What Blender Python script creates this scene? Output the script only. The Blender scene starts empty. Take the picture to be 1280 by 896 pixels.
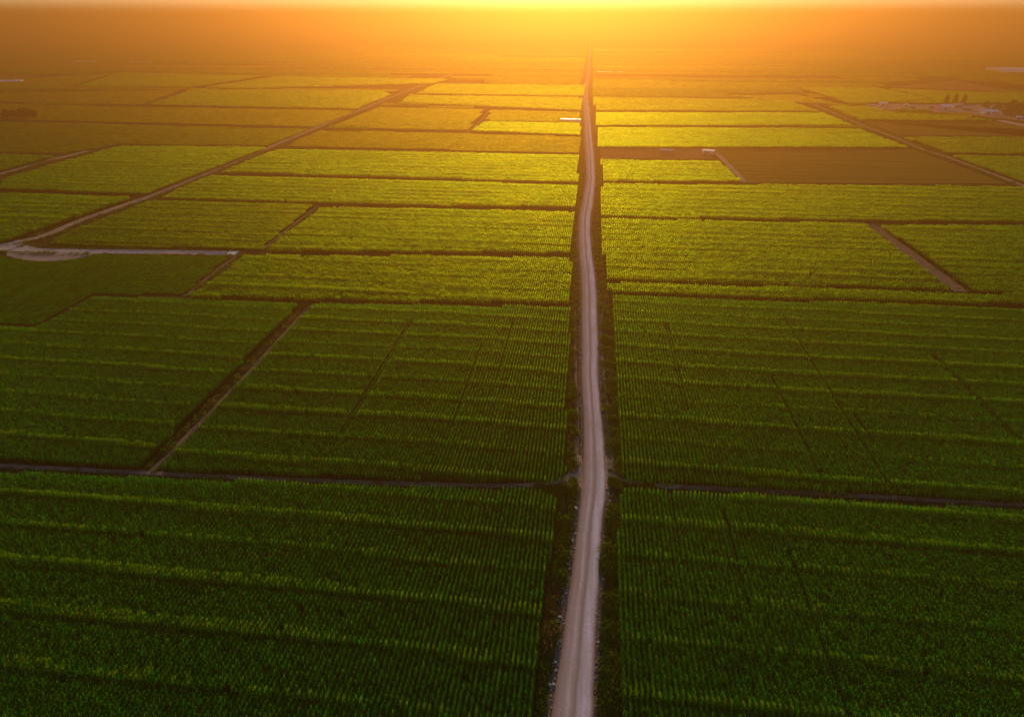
import bpy, bmesh, math, random
import numpy as np
from mathutils import Vector, Matrix, noise as mn

R = math.radians
rng = random.Random(11)
npr = np.random.default_rng(7)
sc = bpy.context.scene
col = sc.collection

# ------------------------------------------------------------------ measured ground plan (metres; x right, y along the road)
CAM = {'theta': 26.3767, 'psi': 6.412}
ROAD = [((-3.61, 29.51), (3.27, 30.29)), ((-2.21, 47.58), (3.66, 48.24)), ((-1.48, 58.14), (3.87, 58.74)), ((-0.55, 70.41), (4.14, 70.94)), ((-0.1, 78.08), (4.49, 78.59)), ((0.49, 86.88), (4.82, 87.37)), ((1.02, 97.08), (5.35, 97.57)), ((1.4, 106.49), (6.02, 107.01)), ((1.5, 126.38), (5.64, 126.84)), ((0.63, 148.18), (4.72, 148.65)), ((-0.06, 176.67), (4.54, 177.19)), ((-0.71, 207.99), (4.17, 208.54)), ((-1.17, 223.2), (3.75, 223.75)), ((-2.73, 259.97), (2.1, 260.51)), ((-3.75, 295.17), (1.3, 295.74)), ((-3.06, 339.98), (2.46, 340.61)), ((-2.0, 387.64), (3.1, 388.21)), ((-3.18, 448.62), (2.4, 449.24)), ((-5.03, 529.89), (0.64, 530.53)), ((-7.64, 643.67), (-1.96, 644.31)), ((-11.54, 814.34), (-6.04, 814.96)), ((-13.32, 965.13), (-8.1, 965.71)), ((-13.32, 1180.82), (-8.25, 1181.39)), ((-15.58, 1513.9), (-10.74, 1514.44)), ((-19.1, 1947.62), (-14.35, 1948.15)), ((-28.93, 3379.08), (-23.61, 3379.68)), ((-62.12, 8508.73), (-53.25, 8509.73)), ((167.12, -28539.92), (149.37, -28541.92))]
FIELDS = [
    {'name': 'corn_field', 'label': 'dark green corn field below the cross track, on the left side of the road', 'poly': [(-154.26, 95.41), (-111.01, 97.3), (-63.25, 99.56), (-11.53, 102.63), (-6.75, 102.69), (-4.02, 101.79), (-3.04, 100.02), (-2.81, 95.77), (-3.39, 84.69), (-3.45, 56.74), (-3.86, 46.43), (-4.89, 28.77), (-72.1, 21.21)], 'lod': 'A', 'mat': 'corn', 'h': 1.8, 'ridge': 8.5},
    {'name': 'corn_field', 'label': 'dark green corn field below the cross track, on the right side of the road', 'poly': [(8.3, 103.18), (9.22, 104.48), (12.19, 105.06), (80.06, 106.85), (106.63, 107.42), (69.14, 37.08), (6.47, 30.04), (6.84, 47.63), (7.14, 57.93), (7.69, 85.93), (8.02, 98.09)], 'lod': 'A', 'mat': 'corn', 'h': 1.8, 'ridge': 8.5},
    {'name': 'corn_field', 'label': 'rowed corn field beside the road, between the cross track and the narrow dirt lane', 'poly': [(-80.89, 102.02), (-56.86, 103.12), (-33.33, 104.2), (-4.28, 106.19), (-2.34, 106.91), (-1.81, 109.04), (-2.8, 137.04), (-3.2, 162.51), (-3.65, 193.97), (-82.85, 188.37)], 'lod': 'A', 'mat': 'corn', 'h': 1.8, 'ridge': 8.5},
    {'name': 'corn_field', 'label': 'ridged corn field left of the narrow dirt lane, under the smooth dark green field', 'poly': [(-159.3, 99.66), (-114.82, 101.79), (-85.57, 102.03), (-87.53, 188.51), (-154.12, 187.24), (-155.01, 162.33), (-165.67, 161.7), (-227.27, 157.1)], 'lod': 'A', 'mat': 'corn', 'h': 1.8, 'ridge': 8.5},
    {'name': 'corn_field', 'label': 'large corn field with long dark tramlines right of the road, above the cross track', 'poly': [(8.64, 205.53), (42.46, 205.84), (132.7, 208.0), (177.51, 208.62), (108.98, 110.78), (81.96, 110.51), (12.37, 108.31), (10.11, 108.31), (9.25, 109.76), (9.1, 138.38), (8.74, 163.85)], 'lod': 'A', 'mat': 'corn', 'h': 1.8, 'ridge': 8.5},
    {'name': 'corn_field', 'label': 'thin strip of corn between two dark furrows right of the road', 'poly': [(7.26, 217.26), (44.53, 219.14), (139.84, 221.7), (187.47, 222.83), (180.38, 212.72), (135.24, 212.88), (43.01, 209.39), (8.2, 209.81)], 'lod': 'B', 'mat': 'corn', 'h': 1.8, 'ridge': 8.5},
    {'name': 'corn_field', 'label': 'corn field between the road and the bare brown dirt strip', 'poly': [(5.74, 299.53), (57.55, 302.65), (118.32, 304.2), (118.19, 223.65), (44.9, 221.49), (7.03, 221.19), (6.4, 245.76)], 'lod': 'B', 'mat': 'corn', 'h': 1.8, 'ridge': 8.5},
    {'name': 'corn_field', 'label': 'corn field at the right edge, beyond the bare brown dirt strip', 'poly': [(124.56, 302.32), (185.35, 309.15), (253.28, 316.79), (190.68, 227.41), (141.24, 224.39), (125.85, 223.77)], 'lod': 'B', 'mat': 'corn', 'h': 1.8, 'ridge': 8.5},
    {'name': 'corn_field', 'label': 'wide green strip of corn in front of the brown ploughed field', 'poly': [(6.47, 372.52), (81.57, 376.97), (227.13, 389.41), (309.26, 396.71), (255.24, 319.59), (188.59, 315.38), (58.19, 306.79), (5.77, 305.08)], 'lod': 'B', 'mat': 'corn', 'h': 1.8, 'ridge': 8.5},
    {'name': 'corn_field', 'label': 'corn field with strong dark ridges left of the road, right of the smooth dark green field', 'poly': [(-125.92, 232.82), (-5.06, 243.51), (-3.81, 198.59), (-57.01, 193.98), (-124.94, 189.81)], 'lod': 'B', 'mat': 'corn', 'h': 1.8, 'ridge': 8.5},
    {'name': 'young_crop_field', 'label': 'smooth dark green low crop field below the pale gravel track', 'poly': [(-300.94, 218.84), (-218.28, 223.19), (-213.96, 222.71), (-202.17, 219.29), (-191.13, 221.47), (-183.78, 229.02), (-133.79, 233.66), (-129.11, 193.83), (-158.36, 191.99), (-158.64, 165.77), (-169.51, 165.73), (-232.54, 161.04)], 'lod': 'S', 'mat': 'corn', 'h': 0.5, 'ridge': 8.5},
    {'name': 'corn_field', 'label': 'yellow green corn field left of the road, right of the smooth olive field', 'poly': [(-124.21, 305.15), (-64.55, 308.82), (-5.84, 310.96), (-5.83, 276.55), (-5.55, 249.31), (-122.28, 239.21)], 'lod': 'B', 'mat': 'corn', 'h': 1.8, 'ridge': 8.5},
    {'name': 'young_crop_field', 'label': 'smooth olive green crop field between the pale gravel track and the slanting dirt track', 'poly': [(-212.55, 312.88), (-130.23, 311.54), (-124.56, 241.87), (-211.16, 238.47), (-215.6, 256.25)], 'lod': 'B', 'mat': 'corn', 'h': 1.15, 'ridge': 8.5},
    {'name': 'corn_field', 'label': 'wedge of corn at the left edge, above the gravel junction', 'poly': [(-410.59, 312.01), (-297.73, 317.31), (-232.66, 317.5), (-224.62, 314.94), (-228.89, 244.48), (-230.97, 238.64), (-315.18, 231.39)], 'lod': 'B', 'mat': 'corn', 'h': 1.8, 'ridge': 8.5},
    {'name': 'corn_field', 'label': 'bright yellow green corn field left of the slanting dirt track', 'poly': [(-326.26, 458.13), (-222.03, 463.13), (-221.87, 324.03), (-231.93, 322.9), (-304.92, 325.78), (-322.02, 345.92)], 'lod': 'B', 'mat': 'corn', 'h': 1.8, 'ridge': 8.5},
    {'name': 'corn_field', 'label': 'small corn corner at the left edge, above the short branch track', 'poly': [(-526.26, 409.77), (-382.24, 416.88), (-339.84, 415.78), (-341.11, 368.42), (-338.99, 251.51)], 'lod': 'C', 'mat': 'corn', 'h': 1.8, 'ridge': 8.5},
    {'name': 'corn_field', 'label': 'corn strip left of the road, first one above the yellow green field', 'poly': [(-210.75, 315.64), (-212.12, 369.13), (-6.21, 367.1), (-5.73, 320.0), (-66.04, 316.34)], 'lod': 'B', 'mat': 'corn', 'h': 1.8, 'ridge': 8.5},
    {'name': 'corn_field', 'label': 'corn strip between the slanting dirt track and the road, second one above the yellow green field', 'poly': [(-212.21, 379.38), (-210.99, 456.21), (-7.49, 456.04), (-5.99, 375.18)], 'lod': 'B', 'mat': 'corn', 'h': 1.8, 'ridge': 8.5},
    {'name': 'stubble_field', 'label': 'dull ochre field strip between the slanting dirt track and the road', 'poly': [(-214.65, 476.34), (-216.35, 554.72), (-8.89, 542.01), (-7.78, 470.39)], 'lod': 'D', 'mat': 'ochre', 'h': 0.5, 'ridge': 8.5},
    {'name': 'stubble_field', 'label': 'orange brown field piece right of the slanting dirt track, beside the young yellow plot', 'poly': [(-216.03, 568.55), (-218.21, 716.29), (-106.68, 707.91), (-99.18, 565.64)], 'lod': 'D', 'mat': 'ochre', 'h': 0.5, 'ridge': 8.5},
    {'name': 'corn_field', 'label': 'yellow plot with a pale plastic tunnel on its far edge, left of the road', 'poly': [(-94.57, 557.68), (-93.55, 610.4), (-9.81, 609.58), (-8.43, 546.12)], 'lod': 'B', 'mat': 'corn', 'h': 1.8, 'ridge': 8.5},
    {'name': 'stubble_field', 'label': 'ochre strip behind the pale plastic tunnel, left of the road', 'poly': [(-94.82, 632.98), (-100.7, 705.21), (-10.17, 698.94), (-9.55, 631.76)], 'lod': 'D', 'mat': 'ochre', 'h': 0.5, 'ridge': 8.5},
    {'name': 'corn_field', 'label': 'thin hazy corn strip left of the road, above the ochre strip', 'poly': [(-204.15, 751.77), (-213.01, 828.69), (-12.52, 814.83), (-10.28, 701.54)], 'lod': 'C', 'mat': 'corn', 'h': 1.8, 'ridge': 8.5},
    {'name': 'corn_field', 'label': 'hazy orange field left of the road where the slanting track fades out', 'poly': [(-210.18, 848.4), (-215.18, 984.5), (-12.62, 981.71), (-12.13, 841.88)], 'lod': 'C', 'mat': 'corn', 'h': 1.8, 'ridge': 8.5},
    {'name': 'meadow_field', 'label': 'wide dull olive field above the bright yellow green corn', 'poly': [(-711.37, 565.72), (-475.54, 570.8), (-225.92, 555.24), (-225.6, 474.54), (-335.08, 470.94), (-347.63, 430.14), (-394.63, 431.02), (-543.47, 423.83)], 'lod': 'D', 'mat': 'olive', 'h': 0.6, 'ridge': 8.5},
    {'name': 'meadow_field', 'label': 'ochre olive strip beside the dark tree clump', 'poly': [(-832.92, 668.43), (-622.64, 699.7), (-507.29, 690.18), (-229.34, 683.29), (-227.34, 571.35), (-485.1, 582.95), (-729.12, 580.71)], 'lod': 'D', 'mat': 'ochre', 'h': 0.6, 'ridge': 8.5},
    {'name': 'corn_field', 'label': 'bright yellow green field left of the slanting track in the haze', 'poly': [(-455.79, 700.46), (-502.31, 867.93), (-256.48, 873.9), (-235.56, 830.93), (-231.42, 690.05)], 'lod': 'C', 'mat': 'corn', 'h': 1.8, 'ridge': 8.5},
    {'name': 'stubble_field', 'label': 'brown ochre field above the dark tree clump', 'poly': [(-961.42, 776.99), (-719.93, 814.29), (-519.01, 868.74), (-469.25, 710.16), (-641.81, 722.25), (-858.28, 689.82)], 'lod': 'D', 'mat': 'ochre', 'h': 0.5, 'ridge': 8.5},
    {'name': 'corn_field', 'label': 'hazy green field behind the brown ochre field, left side', 'poly': [(-678.62, 894.55), (-782.08, 1143.05), (-513.58, 1100.65), (-520.41, 900.31)], 'lod': 'C', 'mat': 'corn', 'h': 1.8, 'ridge': 8.5},
    {'name': 'meadow_field', 'label': 'dull hazy field at the left edge beside the pale roof', 'poly': [(-1004.19, 813.17), (-752.38, 852.56), (-695.4, 906.04), (-794.11, 1139.45), (-873.46, 995.24), (-1039.79, 843.25)], 'lod': 'D', 'mat': 'olive', 'h': 0.6, 'ridge': 8.5},
    {'name': 'corn_field', 'label': 'hazy yellow field strip left of the road below the fading horizon', 'poly': [(-487.92, 1086.67), (-215.36, 1069.44), (-217.96, 997.45), (-447.55, 885.29), (-504.88, 902.05)], 'lod': 'C', 'mat': 'corn', 'h': 1.8, 'ridge': 8.5},
    {'name': 'ploughed_field', 'label': 'brown ploughed field beyond the green strip of corn', 'poly': [(83.74, 504.22), (220.37, 514.6), (226.17, 403.86), (86.85, 390.26), (84.09, 455.64)], 'lod': 'T', 'mat': 'plough', 'h': 0.0, 'ridge': 8.5},
    {'name': 'corn_field', 'label': 'small yellow corn field in front of the two sheds', 'poly': [(6.33, 440.59), (79.64, 447.47), (82.63, 387.21), (6.51, 379.69)], 'lod': 'B', 'mat': 'corn', 'h': 1.8, 'ridge': 8.5},
    {'name': 'fallow_plot', 'label': 'bare orange brown yard around the two sheds', 'poly': [(6.08, 492.17), (76.63, 500.1), (78.89, 460.65), (6.48, 453.93)], 'lod': 'T', 'mat': 'plough2', 'h': 0.0, 'ridge': 8.5},
    {'name': 'corn_field', 'label': 'yellow corn field beyond the two sheds, right of the road', 'poly': [(3.69, 586.85), (212.74, 601.15), (217.72, 514.21), (4.89, 491.97)], 'lod': 'B', 'mat': 'corn', 'h': 1.8, 'ridge': 8.5},
    {'name': 'corn_field', 'label': 'second yellow corn field beyond the two sheds, right of the road', 'poly': [(2.08, 686.87), (216.45, 707.83), (215.25, 622.52), (3.01, 601.1)], 'lod': 'B', 'mat': 'corn', 'h': 1.8, 'ridge': 8.5},
    {'name': 'corn_field', 'label': 'hazy orange corn strip below the long white greenhouse', 'poly': [(-0.14, 825.03), (209.21, 814.34), (216.35, 720.5), (1.26, 702.83)], 'lod': 'C', 'mat': 'corn', 'h': 1.8, 'ridge': 8.5},
    {'name': 'stubble_field', 'label': 'brown strip in the haze behind the yellow corn, right of the road', 'poly': [(152.72, 882.52), (243.17, 897.52), (259.04, 799.65), (212.58, 810.16)], 'lod': 'D', 'mat': 'ochre', 'h': 0.5, 'ridge': 8.5},
    {'name': 'corn_field', 'label': 'yellow green strip in front of the farm yard', 'poly': [(236.18, 763.58), (276.43, 768.1), (283.9, 715.41), (329.83, 690.71), (347.96, 665.26), (233.39, 660.4)], 'lod': 'C', 'mat': 'corn', 'h': 1.8, 'ridge': 8.5},
    {'name': 'ploughed_field', 'label': 'brown field directly in front of the farm, right edge', 'poly': [(238.02, 663.16), (353.12, 670.79), (367.93, 635.18), (398.64, 523.4), (446.91, 592.32), (330.62, 587.28), (235.52, 580.69)], 'lod': 'T', 'mat': 'plough', 'h': 0.0, 'ridge': 8.5},
    {'name': 'corn_field', 'label': 'green field between the brown farm field and the slanting right track', 'poly': [(231.63, 559.09), (320.65, 569.1), (432.04, 572.02), (381.43, 499.75), (280.99, 492.91), (232.17, 491.94)], 'lod': 'C', 'mat': 'corn', 'h': 1.8, 'ridge': 8.5},
    {'name': 'corn_field', 'label': 'bright yellow green corner field at the right edge below the farm', 'poly': [(231.57, 481.45), (276.13, 483.55), (374.85, 490.36), (254.25, 318.18), (234.33, 400.15)], 'lod': 'B', 'mat': 'corn', 'h': 1.8, 'ridge': 8.5},
    {'name': 'corn_field', 'label': 'yellow green field behind the farm trees', 'poly': [(319.18, 810.58), (375.82, 849.83), (371.31, 977.31), (475.35, 935.45), (704.64, 961.22), (623.06, 844.73), (387.21, 810.4)], 'lod': 'C', 'mat': 'corn', 'h': 1.8, 'ridge': 8.5},
    {'name': 'corn_field', 'label': 'pale yellow strip behind the farm yard', 'poly': [(263.12, 976.62), (363.36, 987.88), (371.42, 849.33), (310.74, 809.63), (266.0, 796.78), (266.96, 855.05)], 'lod': 'C', 'mat': 'corn', 'h': 1.8, 'ridge': 8.5},
    {'name': 'stubble_field', 'label': 'dark brown field behind the farm trees', 'poly': [(392.74, 1021.64), (526.92, 1143.81), (520.32, 978.82), (489.96, 964.74)], 'lod': 'T', 'mat': 'plough2', 'h': 0.1, 'ridge': 8.5},
]
PATHS = [
    {'name': 'field_path', 'w': 1.3, 'pts': [(-159.14, 98.8), (-114.62, 100.85), (-84.46, 101.75), (-49.06, 103.18), (-18.0, 105.19), (-8.83, 106.09), (-4.29, 107.11), (-1.0, 109.54), (1.45, 111.67)], 'mat': 'grassy'},
    {'name': 'field_path', 'w': 1.3, 'pts': [(112.41, 110.97), (82.45, 110.48), (49.76, 109.9), (20.11, 109.14), (12.56, 109.38), (9.51, 109.68), (7.39, 111.27), (5.22, 112.09)], 'mat': 'grassy'},
    {'name': 'field_path', 'w': 0.8, 'pts': [(-2.8, 108.04), (-0.89, 110.87), (-0.09, 115.63), (0.12, 126.22), (-0.43, 140.15), (-1.56, 166.06), (-2.38, 194.21)], 'mat': 'dirt'},
    {'name': 'field_path', 'w': 0.8, 'pts': [(8.75, 109.86), (7.73, 112.37), (7.08, 120.79), (6.58, 133.66), (6.03, 153.02), (5.55, 177.3), (5.91, 198.4), (6.99, 207.42)], 'mat': 'dirt'},
    {'name': 'field_lane', 'w': 1.2, 'pts': [(-83.36, 102.41), (-83.12, 114.33), (-83.31, 142.12), (-84.08, 167.78), (-84.81, 190.87)], 'mat': 'dirt'},
    {'name': 'field_lane', 'w': 5.0, 'pts': [(123.18, 225.56), (122.85, 257.18), (123.1, 309.43)], 'mat': 'dirt'},
    {'name': 'dirt_track', 'w': 4.4, 'pts': [(-232.1, 235.25), (-223.8, 250.63), (-224.42, 281.24), (-221.19, 318.88), (-221.74, 373.91), (-223.14, 448.85), (-227.71, 618.94), (-232.52, 858.88), (-233.3, 990.11), (-232.63, 1156.17), (-227.77, 1360.42)], 'mat': 'track'},
    {'name': 'dirt_track', 'w': 5.0, 'pts': [(-343.27, 254.41), (-339.92, 366.33), (-343.04, 402.18), (-340.57, 426.56), (-340.24, 443.53)], 'mat': 'track'},
    {'name': 'dirt_track', 'w': 2.8, 'pts': [(229.41, 273.93), (231.0, 336.68), (232.37, 398.51), (230.54, 484.86), (227.09, 510.48), (228.43, 563.83), (226.78, 641.17), (230.35, 770.89), (235.72, 896.74)], 'mat': 'track'},
    {'name': 'dirt_track', 'w': 3.2, 'pts': [(84.86, 391.08), (84.44, 437.09), (83.13, 478.68), (79.56, 493.9)], 'mat': 'track'},
    {'name': 'gravel_track', 'w': 5.2, 'pts': [(-320.51, 235.17), (-249.51, 235.43), (-228.56, 235.12), (-213.41, 233.17), (-187.76, 234.51), (-156.55, 237.0), (-132.32, 238.21)], 'mat': 'gravel'},
    {'name': 'dirt_lane', 'w': 1.3, 'pts': [(-125.12, 244.12), (-126.97, 274.87), (-129.06, 314.35)], 'mat': 'dirt'},
    {'name': 'dirt_lane', 'w': 1.0, 'pts': [(-127.78, 193.71), (-130.07, 214.51), (-131.41, 238.31)], 'mat': 'dirt'},
    {'name': 'dirt_lane', 'w': 1.2, 'pts': [(-98.15, 555.83), (-97.86, 602.18), (-101.58, 705.8)], 'mat': 'dirt'},
    {'name': 'dirt_track', 'w': 9.0, 'pts': [(358.68, 679.41), (363.38, 644.2), (374.47, 584.18), (384.81, 503.65)], 'mat': 'gravel'},
]
APRON = [(-217.87, 225.62), (-207.65, 221.93), (-197.18, 221.69), (-190.23, 224.36), (-187.78, 229.0), (-185.5, 232.23), (-205.79, 231.97), (-221.87, 231.19)]
JUNCTION = [(-236.79, 234.72), (-229.34, 240.96), (-228.87, 245.47), (-221.99, 239.6), (-211.69, 234.39), (-218.03, 230.6), (-229.63, 232.38)]
FLARE_A = [(-11.91, 106.0), (-7.68, 106.98), (-4.05, 108.29), (-1.81, 110.24), (-0.5, 113.35), (0.18, 117.66), (1.01, 117.18), (1.6, 111.69), (1.56, 106.01), (-0.3, 107.05), (-2.71, 106.15), (-8.77, 105.34)]
FLARE_B = [(5.9, 117.73), (6.7, 117.24), (7.28, 113.68), (8.47, 110.87), (10.75, 109.82), (14.85, 109.51), (20.13, 109.35), (20.03, 108.33), (14.01, 108.28), (9.46, 108.15), (7.62, 107.44), (5.94, 106.5), (5.84, 112.16)]

YARD = [(276.4, 783.33), (304.19, 812.98), (341.8, 805.63), (383.66, 810.33), (421.33, 814.56), (446.52, 781.04), (384.83, 666.55), (372.98, 691.96), (358.65, 707.46), (341.86, 732.89), (294.77, 743.7)]
TRAMS = [(59, 108, 193), (46.9, 109, 155), (61.3, 126, 139), (91.5, 131, 172), (24, 135, 185), (17.4, 86, 106), (-26.6, 122, 165), (-19.6, 146, 182), (-49.5, 117, 178), (35.5, 60, 92), (26.4, 77, 101)]
CAM_H = 80.0
SUN_EL, SUN_AZ = 9.5, -2.9
SUN_STRENGTH, SKY_STRENGTH, EXPOSURE = 5.0, 0.08, 1.6
HAZE_DENSITY, HAZE_G = 0.00092, 0.70
HAZE_COLOR = (0.166, 0.092, 0.030)

# ------------------------------------------------------------------ helpers
def tag(o, label=None, cat=None, group=None, kind=None):
    if label: o['label'] = label
    if cat: o['category'] = cat
    if group: o['group'] = group
    if kind: o['kind'] = kind
    return o

def empty(name, loc, rz=0.0):
    o = bpy.data.objects.new(name, None); col.objects.link(o)
    o.location = loc; o.rotation_euler = (0, 0, rz); o.empty_display_size = 0.5
    return o

def mesh_obj(name, verts, faces, mats, parent=None, link=True, mat_idx=None, smooth=False):
    me = bpy.data.meshes.new(name)
    me.from_pydata([tuple(v) for v in verts], [], faces)
    for m in (mats if isinstance(mats, (list, tuple)) else [mats]): me.materials.append(m)
    if mat_idx is not None: me.polygons.foreach_set('material_index', mat_idx)
    if smooth: me.polygons.foreach_set('use_smooth', [True] * len(me.polygons))
    me.update()
    o = bpy.data.objects.new(name, me)
    if link: col.objects.link(o)
    if parent: o.parent = parent
    return o

def bm_obj(name, bm, mat, parent=None, smooth=False):
    me = bpy.data.meshes.new(name); bm.to_mesh(me); bm.free()
    me.materials.append(mat)
    if smooth: me.polygons.foreach_set('use_smooth', [True] * len(me.polygons))
    o = bpy.data.objects.new(name, me); col.objects.link(o)
    if parent: o.parent = parent
    return o

def add_box(bm, x0, x1, y0, y1, z0, z1):
    vs = [bm.verts.new(p) for p in ((x0,y0,z0),(x1,y0,z0),(x1,y1,z0),(x0,y1,z0),(x0,y0,z1),(x1,y0,z1),(x1,y1,z1),(x0,y1,z1))]
    for f in ((3,2,1,0),(4,5,6,7),(0,1,5,4),(1,2,6,5),(2,3,7,6),(3,0,4,7)): bm.faces.new([vs[i] for i in f])

def in_poly(x, y, poly):
    """numpy point-in-polygon"""
    x = np.asarray(x); y = np.asarray(y); r = np.zeros(x.shape, bool)
    n = len(poly)
    for i in range(n):
        x0, y0 = poly[i]; x1, y1 = poly[(i + 1) % n]
        c = ((y0 > y) != (y1 > y))
        with np.errstate(divide='ignore', invalid='ignore'):
            xi = (x1 - x0) * (y - y0) / (y1 - y0 if y1 != y0 else 1e-9) + x0
        r ^= c & (x < xi)
    return r

def wave_noise(x, scale, seed):
    """smooth 1-D pseudo noise, -1..1, vectorised"""
    r = np.random.default_rng(seed); a = r.uniform(0, 6.28, 4); f = np.array([1, 1.9, 3.3, 5.1]) * r.uniform(.85, 1.15, 4)
    w = np.array([1, .6, .35, .2])
    return sum(w[i] * np.sin(x / scale * f[i] + a[i]) for i in range(4)) / w.sum()

# ------------------------------------------------------------------ materials
def new_mat(name):
    m = bpy.data.materials.new(name); m.use_nodes = True
    nt = m.node_tree; nt.nodes.clear()
    out = nt.nodes.new('ShaderNodeOutputMaterial')
    return m, nt, out

def N(nt, t, **kw):
    n = nt.nodes.new(t)
    for k, v in kw.items():
        if k in n.inputs.keys() if isinstance(k, str) else False: n.inputs[k].default_value = v
        else: setattr(n, k, v)
    return n

def noise_fac(nt, scale, detail=3, lo=.35, hi=.65, vec=None, stretch=None):
    geo = nt.nodes.new('ShaderNodeNewGeometry')
    src = vec or geo.outputs['Position']
    if stretch:
        vm = nt.nodes.new('ShaderNodeVectorMath'); vm.operation = 'MULTIPLY'; vm.inputs[1].default_value = stretch
        nt.links.new(src, vm.inputs[0]); src = vm.outputs[0]
    n = nt.nodes.new('ShaderNodeTexNoise'); n.inputs['Scale'].default_value = scale; n.inputs['Detail'].default_value = detail
    nt.links.new(src, n.inputs['Vector'])
    mr = nt.nodes.new('ShaderNodeMapRange'); mr.inputs[1].default_value = lo; mr.inputs[2].default_value = hi
    nt.links.new(n.outputs['Fac'], mr.inputs[0])
    return mr.outputs[0]

def mix(nt, fac, a, b, mode='MIX'):
    m = nt.nodes.new('ShaderNodeMix'); m.data_type = 'RGBA'; m.blend_type = mode
    for s, v in ((m.inputs[0], fac), (m.inputs[6], a), (m.inputs[7], b)):
        if hasattr(v, 'is_output'): nt.links.new(v, s)
        elif isinstance(v, (int, float)): s.default_value = v
        else: s.default_value = (*v, 1)
    return m.outputs[2]

def bump(nt, h, strength=.5, dist=.1):
    b = nt.nodes.new('ShaderNodeBump'); b.inputs['Strength'].default_value = strength; b.inputs['Distance'].default_value = dist
    nt.links.new(h, b.inputs['Height']); return b.outputs[0]

def leaf_material(name, base, trans, tmix=.45, var=.5, gloss=.0, fwd=None, fmix=.35):
    m, nt, out = new_mat(name)
    oi = nt.nodes.new('ShaderNodeObjectInfo')
    big = noise_fac(nt, .012, 3, .3, .7)
    mid = noise_fac(nt, .11, 2, .3, .7)
    def tint(c):
        c1 = mix(nt, oi.outputs['Random'], [x * (1 - var * .55) for x in c], [x * (1 + var * .55) for x in c])
        c2 = mix(nt, big, c1, (c[0] * 1.5, c[1] * 1.15, c[2] * .9))
        return mix(nt, mid, c2, mix(nt, .25, c1, (c[0] * .55, c[1] * .75, c[2] * .9)))
    d = nt.nodes.new('ShaderNodeBsdfDiffuse'); nt.links.new(tint(base), d.inputs[0])
    t = nt.nodes.new('ShaderNodeBsdfTranslucent'); nt.links.new(tint(trans), t.inputs[0])
    ms = nt.nodes.new('ShaderNodeMixShader'); ms.inputs[0].default_value = tmix
    nt.links.new(d.outputs[0], ms.inputs[1]); nt.links.new(t.outputs[0], ms.inputs[2])
    m2 = nt.nodes.new('ShaderNodeMixShader')
    if fwd:      # thin leaf against the light: forward scattered glow
        g = nt.nodes.new('ShaderNodeBsdfRefraction'); g.inputs['Roughness'].default_value = .85; g.inputs['IOR'].default_value = 1.45
        nt.links.new(tint(fwd), g.inputs[0]); m2.inputs[0].default_value = fmix
    else:
        g = nt.nodes.new('ShaderNodeBsdfGlossy'); g.inputs['Roughness'].default_value = .5; g.inputs[0].default_value = (.6, .75, .35, 1); m2.inputs[0].default_value = gloss
    nt.links.new(ms.outputs[0], m2.inputs[1]); nt.links.new(g.outputs[0], m2.inputs[2])
    nt.links.new(m2.outputs[0], out.inputs[0])
    return m

def ground_material(name, a, b, scale=.25, fine=4.0, rough=.95, stretch=None, bdist=.15):
    m, nt, out = new_mat(name)
    f1 = noise_fac(nt, scale, 5, .35, .65, stretch=stretch); f2 = noise_fac(nt, fine, 4, .3, .7)
    c = mix(nt, f1, a, b)
    c = mix(nt, f2, mix(nt, .5, c, (a[0]*.5, a[1]*.5, a[2]*.5)), c)
    p = nt.nodes.new('ShaderNodeBsdfPrincipled'); p.inputs['Roughness'].default_value = rough
    p.inputs['Specular IOR Level'].default_value = 0
    nt.links.new(c, p.inputs['Base Color']); nt.links.new(bump(nt, f2, .7, bdist), p.inputs['Normal'])
    nt.links.new(p.outputs[0], out.inputs[0])
    return m

def plain(name, c, rough=.6, metal=0.0, var=.2, scale=3.0):
    m, nt, out = new_mat(name)
    f = noise_fac(nt, scale, 4, .3, .7)
    p = nt.nodes.new('ShaderNodeBsdfPrincipled'); p.inputs['Roughness'].default_value = rough; p.inputs['Metallic'].default_value = metal
    nt.links.new(mix(nt, f, [x * (1 - var) for x in c], [min(1, x * (1 + var)) for x in c]), p.inputs['Base Color'])
    nt.links.new(p.outputs[0], out.inputs[0])
    return m

M = {}
M['leaf'] = leaf_material('corn_leaf', (.006, .088, .013), (.040, .34, .004), .42, fwd=(.30, .90, .008), fmix=.17)
M['leaf_mid'] = leaf_material('corn_leaf_against_light', (.012, .072, .010), (.080, .33, .004), .45, fwd=(.56, .88, .006), fmix=.27)
M['leaf_far'] = leaf_material('distant_corn_leaf', (.014, .075, .008), (.08, .30, .003), .45, fwd=(.60, .80, .006), fmix=.16)
M['leaf_low'] = leaf_material('low_crop_leaf', (.007, .080, .007), (.035, .28, .003), .45, fwd=(.22, .62, .010), fmix=.19)
M['leaf_dry'] = leaf_material('corn_tassel', (.06, .11, .010), (.16, .36, .006), .45, fwd=(.55, .80, .015), fmix=.19)
M['leaf_ochre'] = leaf_material('ochre_leaf', (.090, .090, .008), (.20, .20, .006), .45, fwd=(.50, .60, .008), fmix=.20)
M['leaf_olive'] = leaf_material('olive_leaf', (.060, .085, .008), (.15, .19, .005), .45, fwd=(.42, .62, .008), fmix=.19)
M['leaf_haze'] = leaf_material('hazy_corn_leaf', (.020, .080, .008), (.09, .28, .003), .45, fwd=(.52, .80, .008), fmix=.08)
M['grass'] = leaf_material('verge_grass', (.030, .085, .012), (.07, .18, .008), .4)
M['grass_dry'] = leaf_material('dry_grass', (.13, .10, .035), (.16, .11, .02), .4)
M['bush'] = leaf_material('bush_leaf', (.07, .10, .012), (.14, .16, .012), .45)
M['tree'] = leaf_material('tree_leaf', (.022, .028, .009), (.025, .032, .006), .3)
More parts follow.
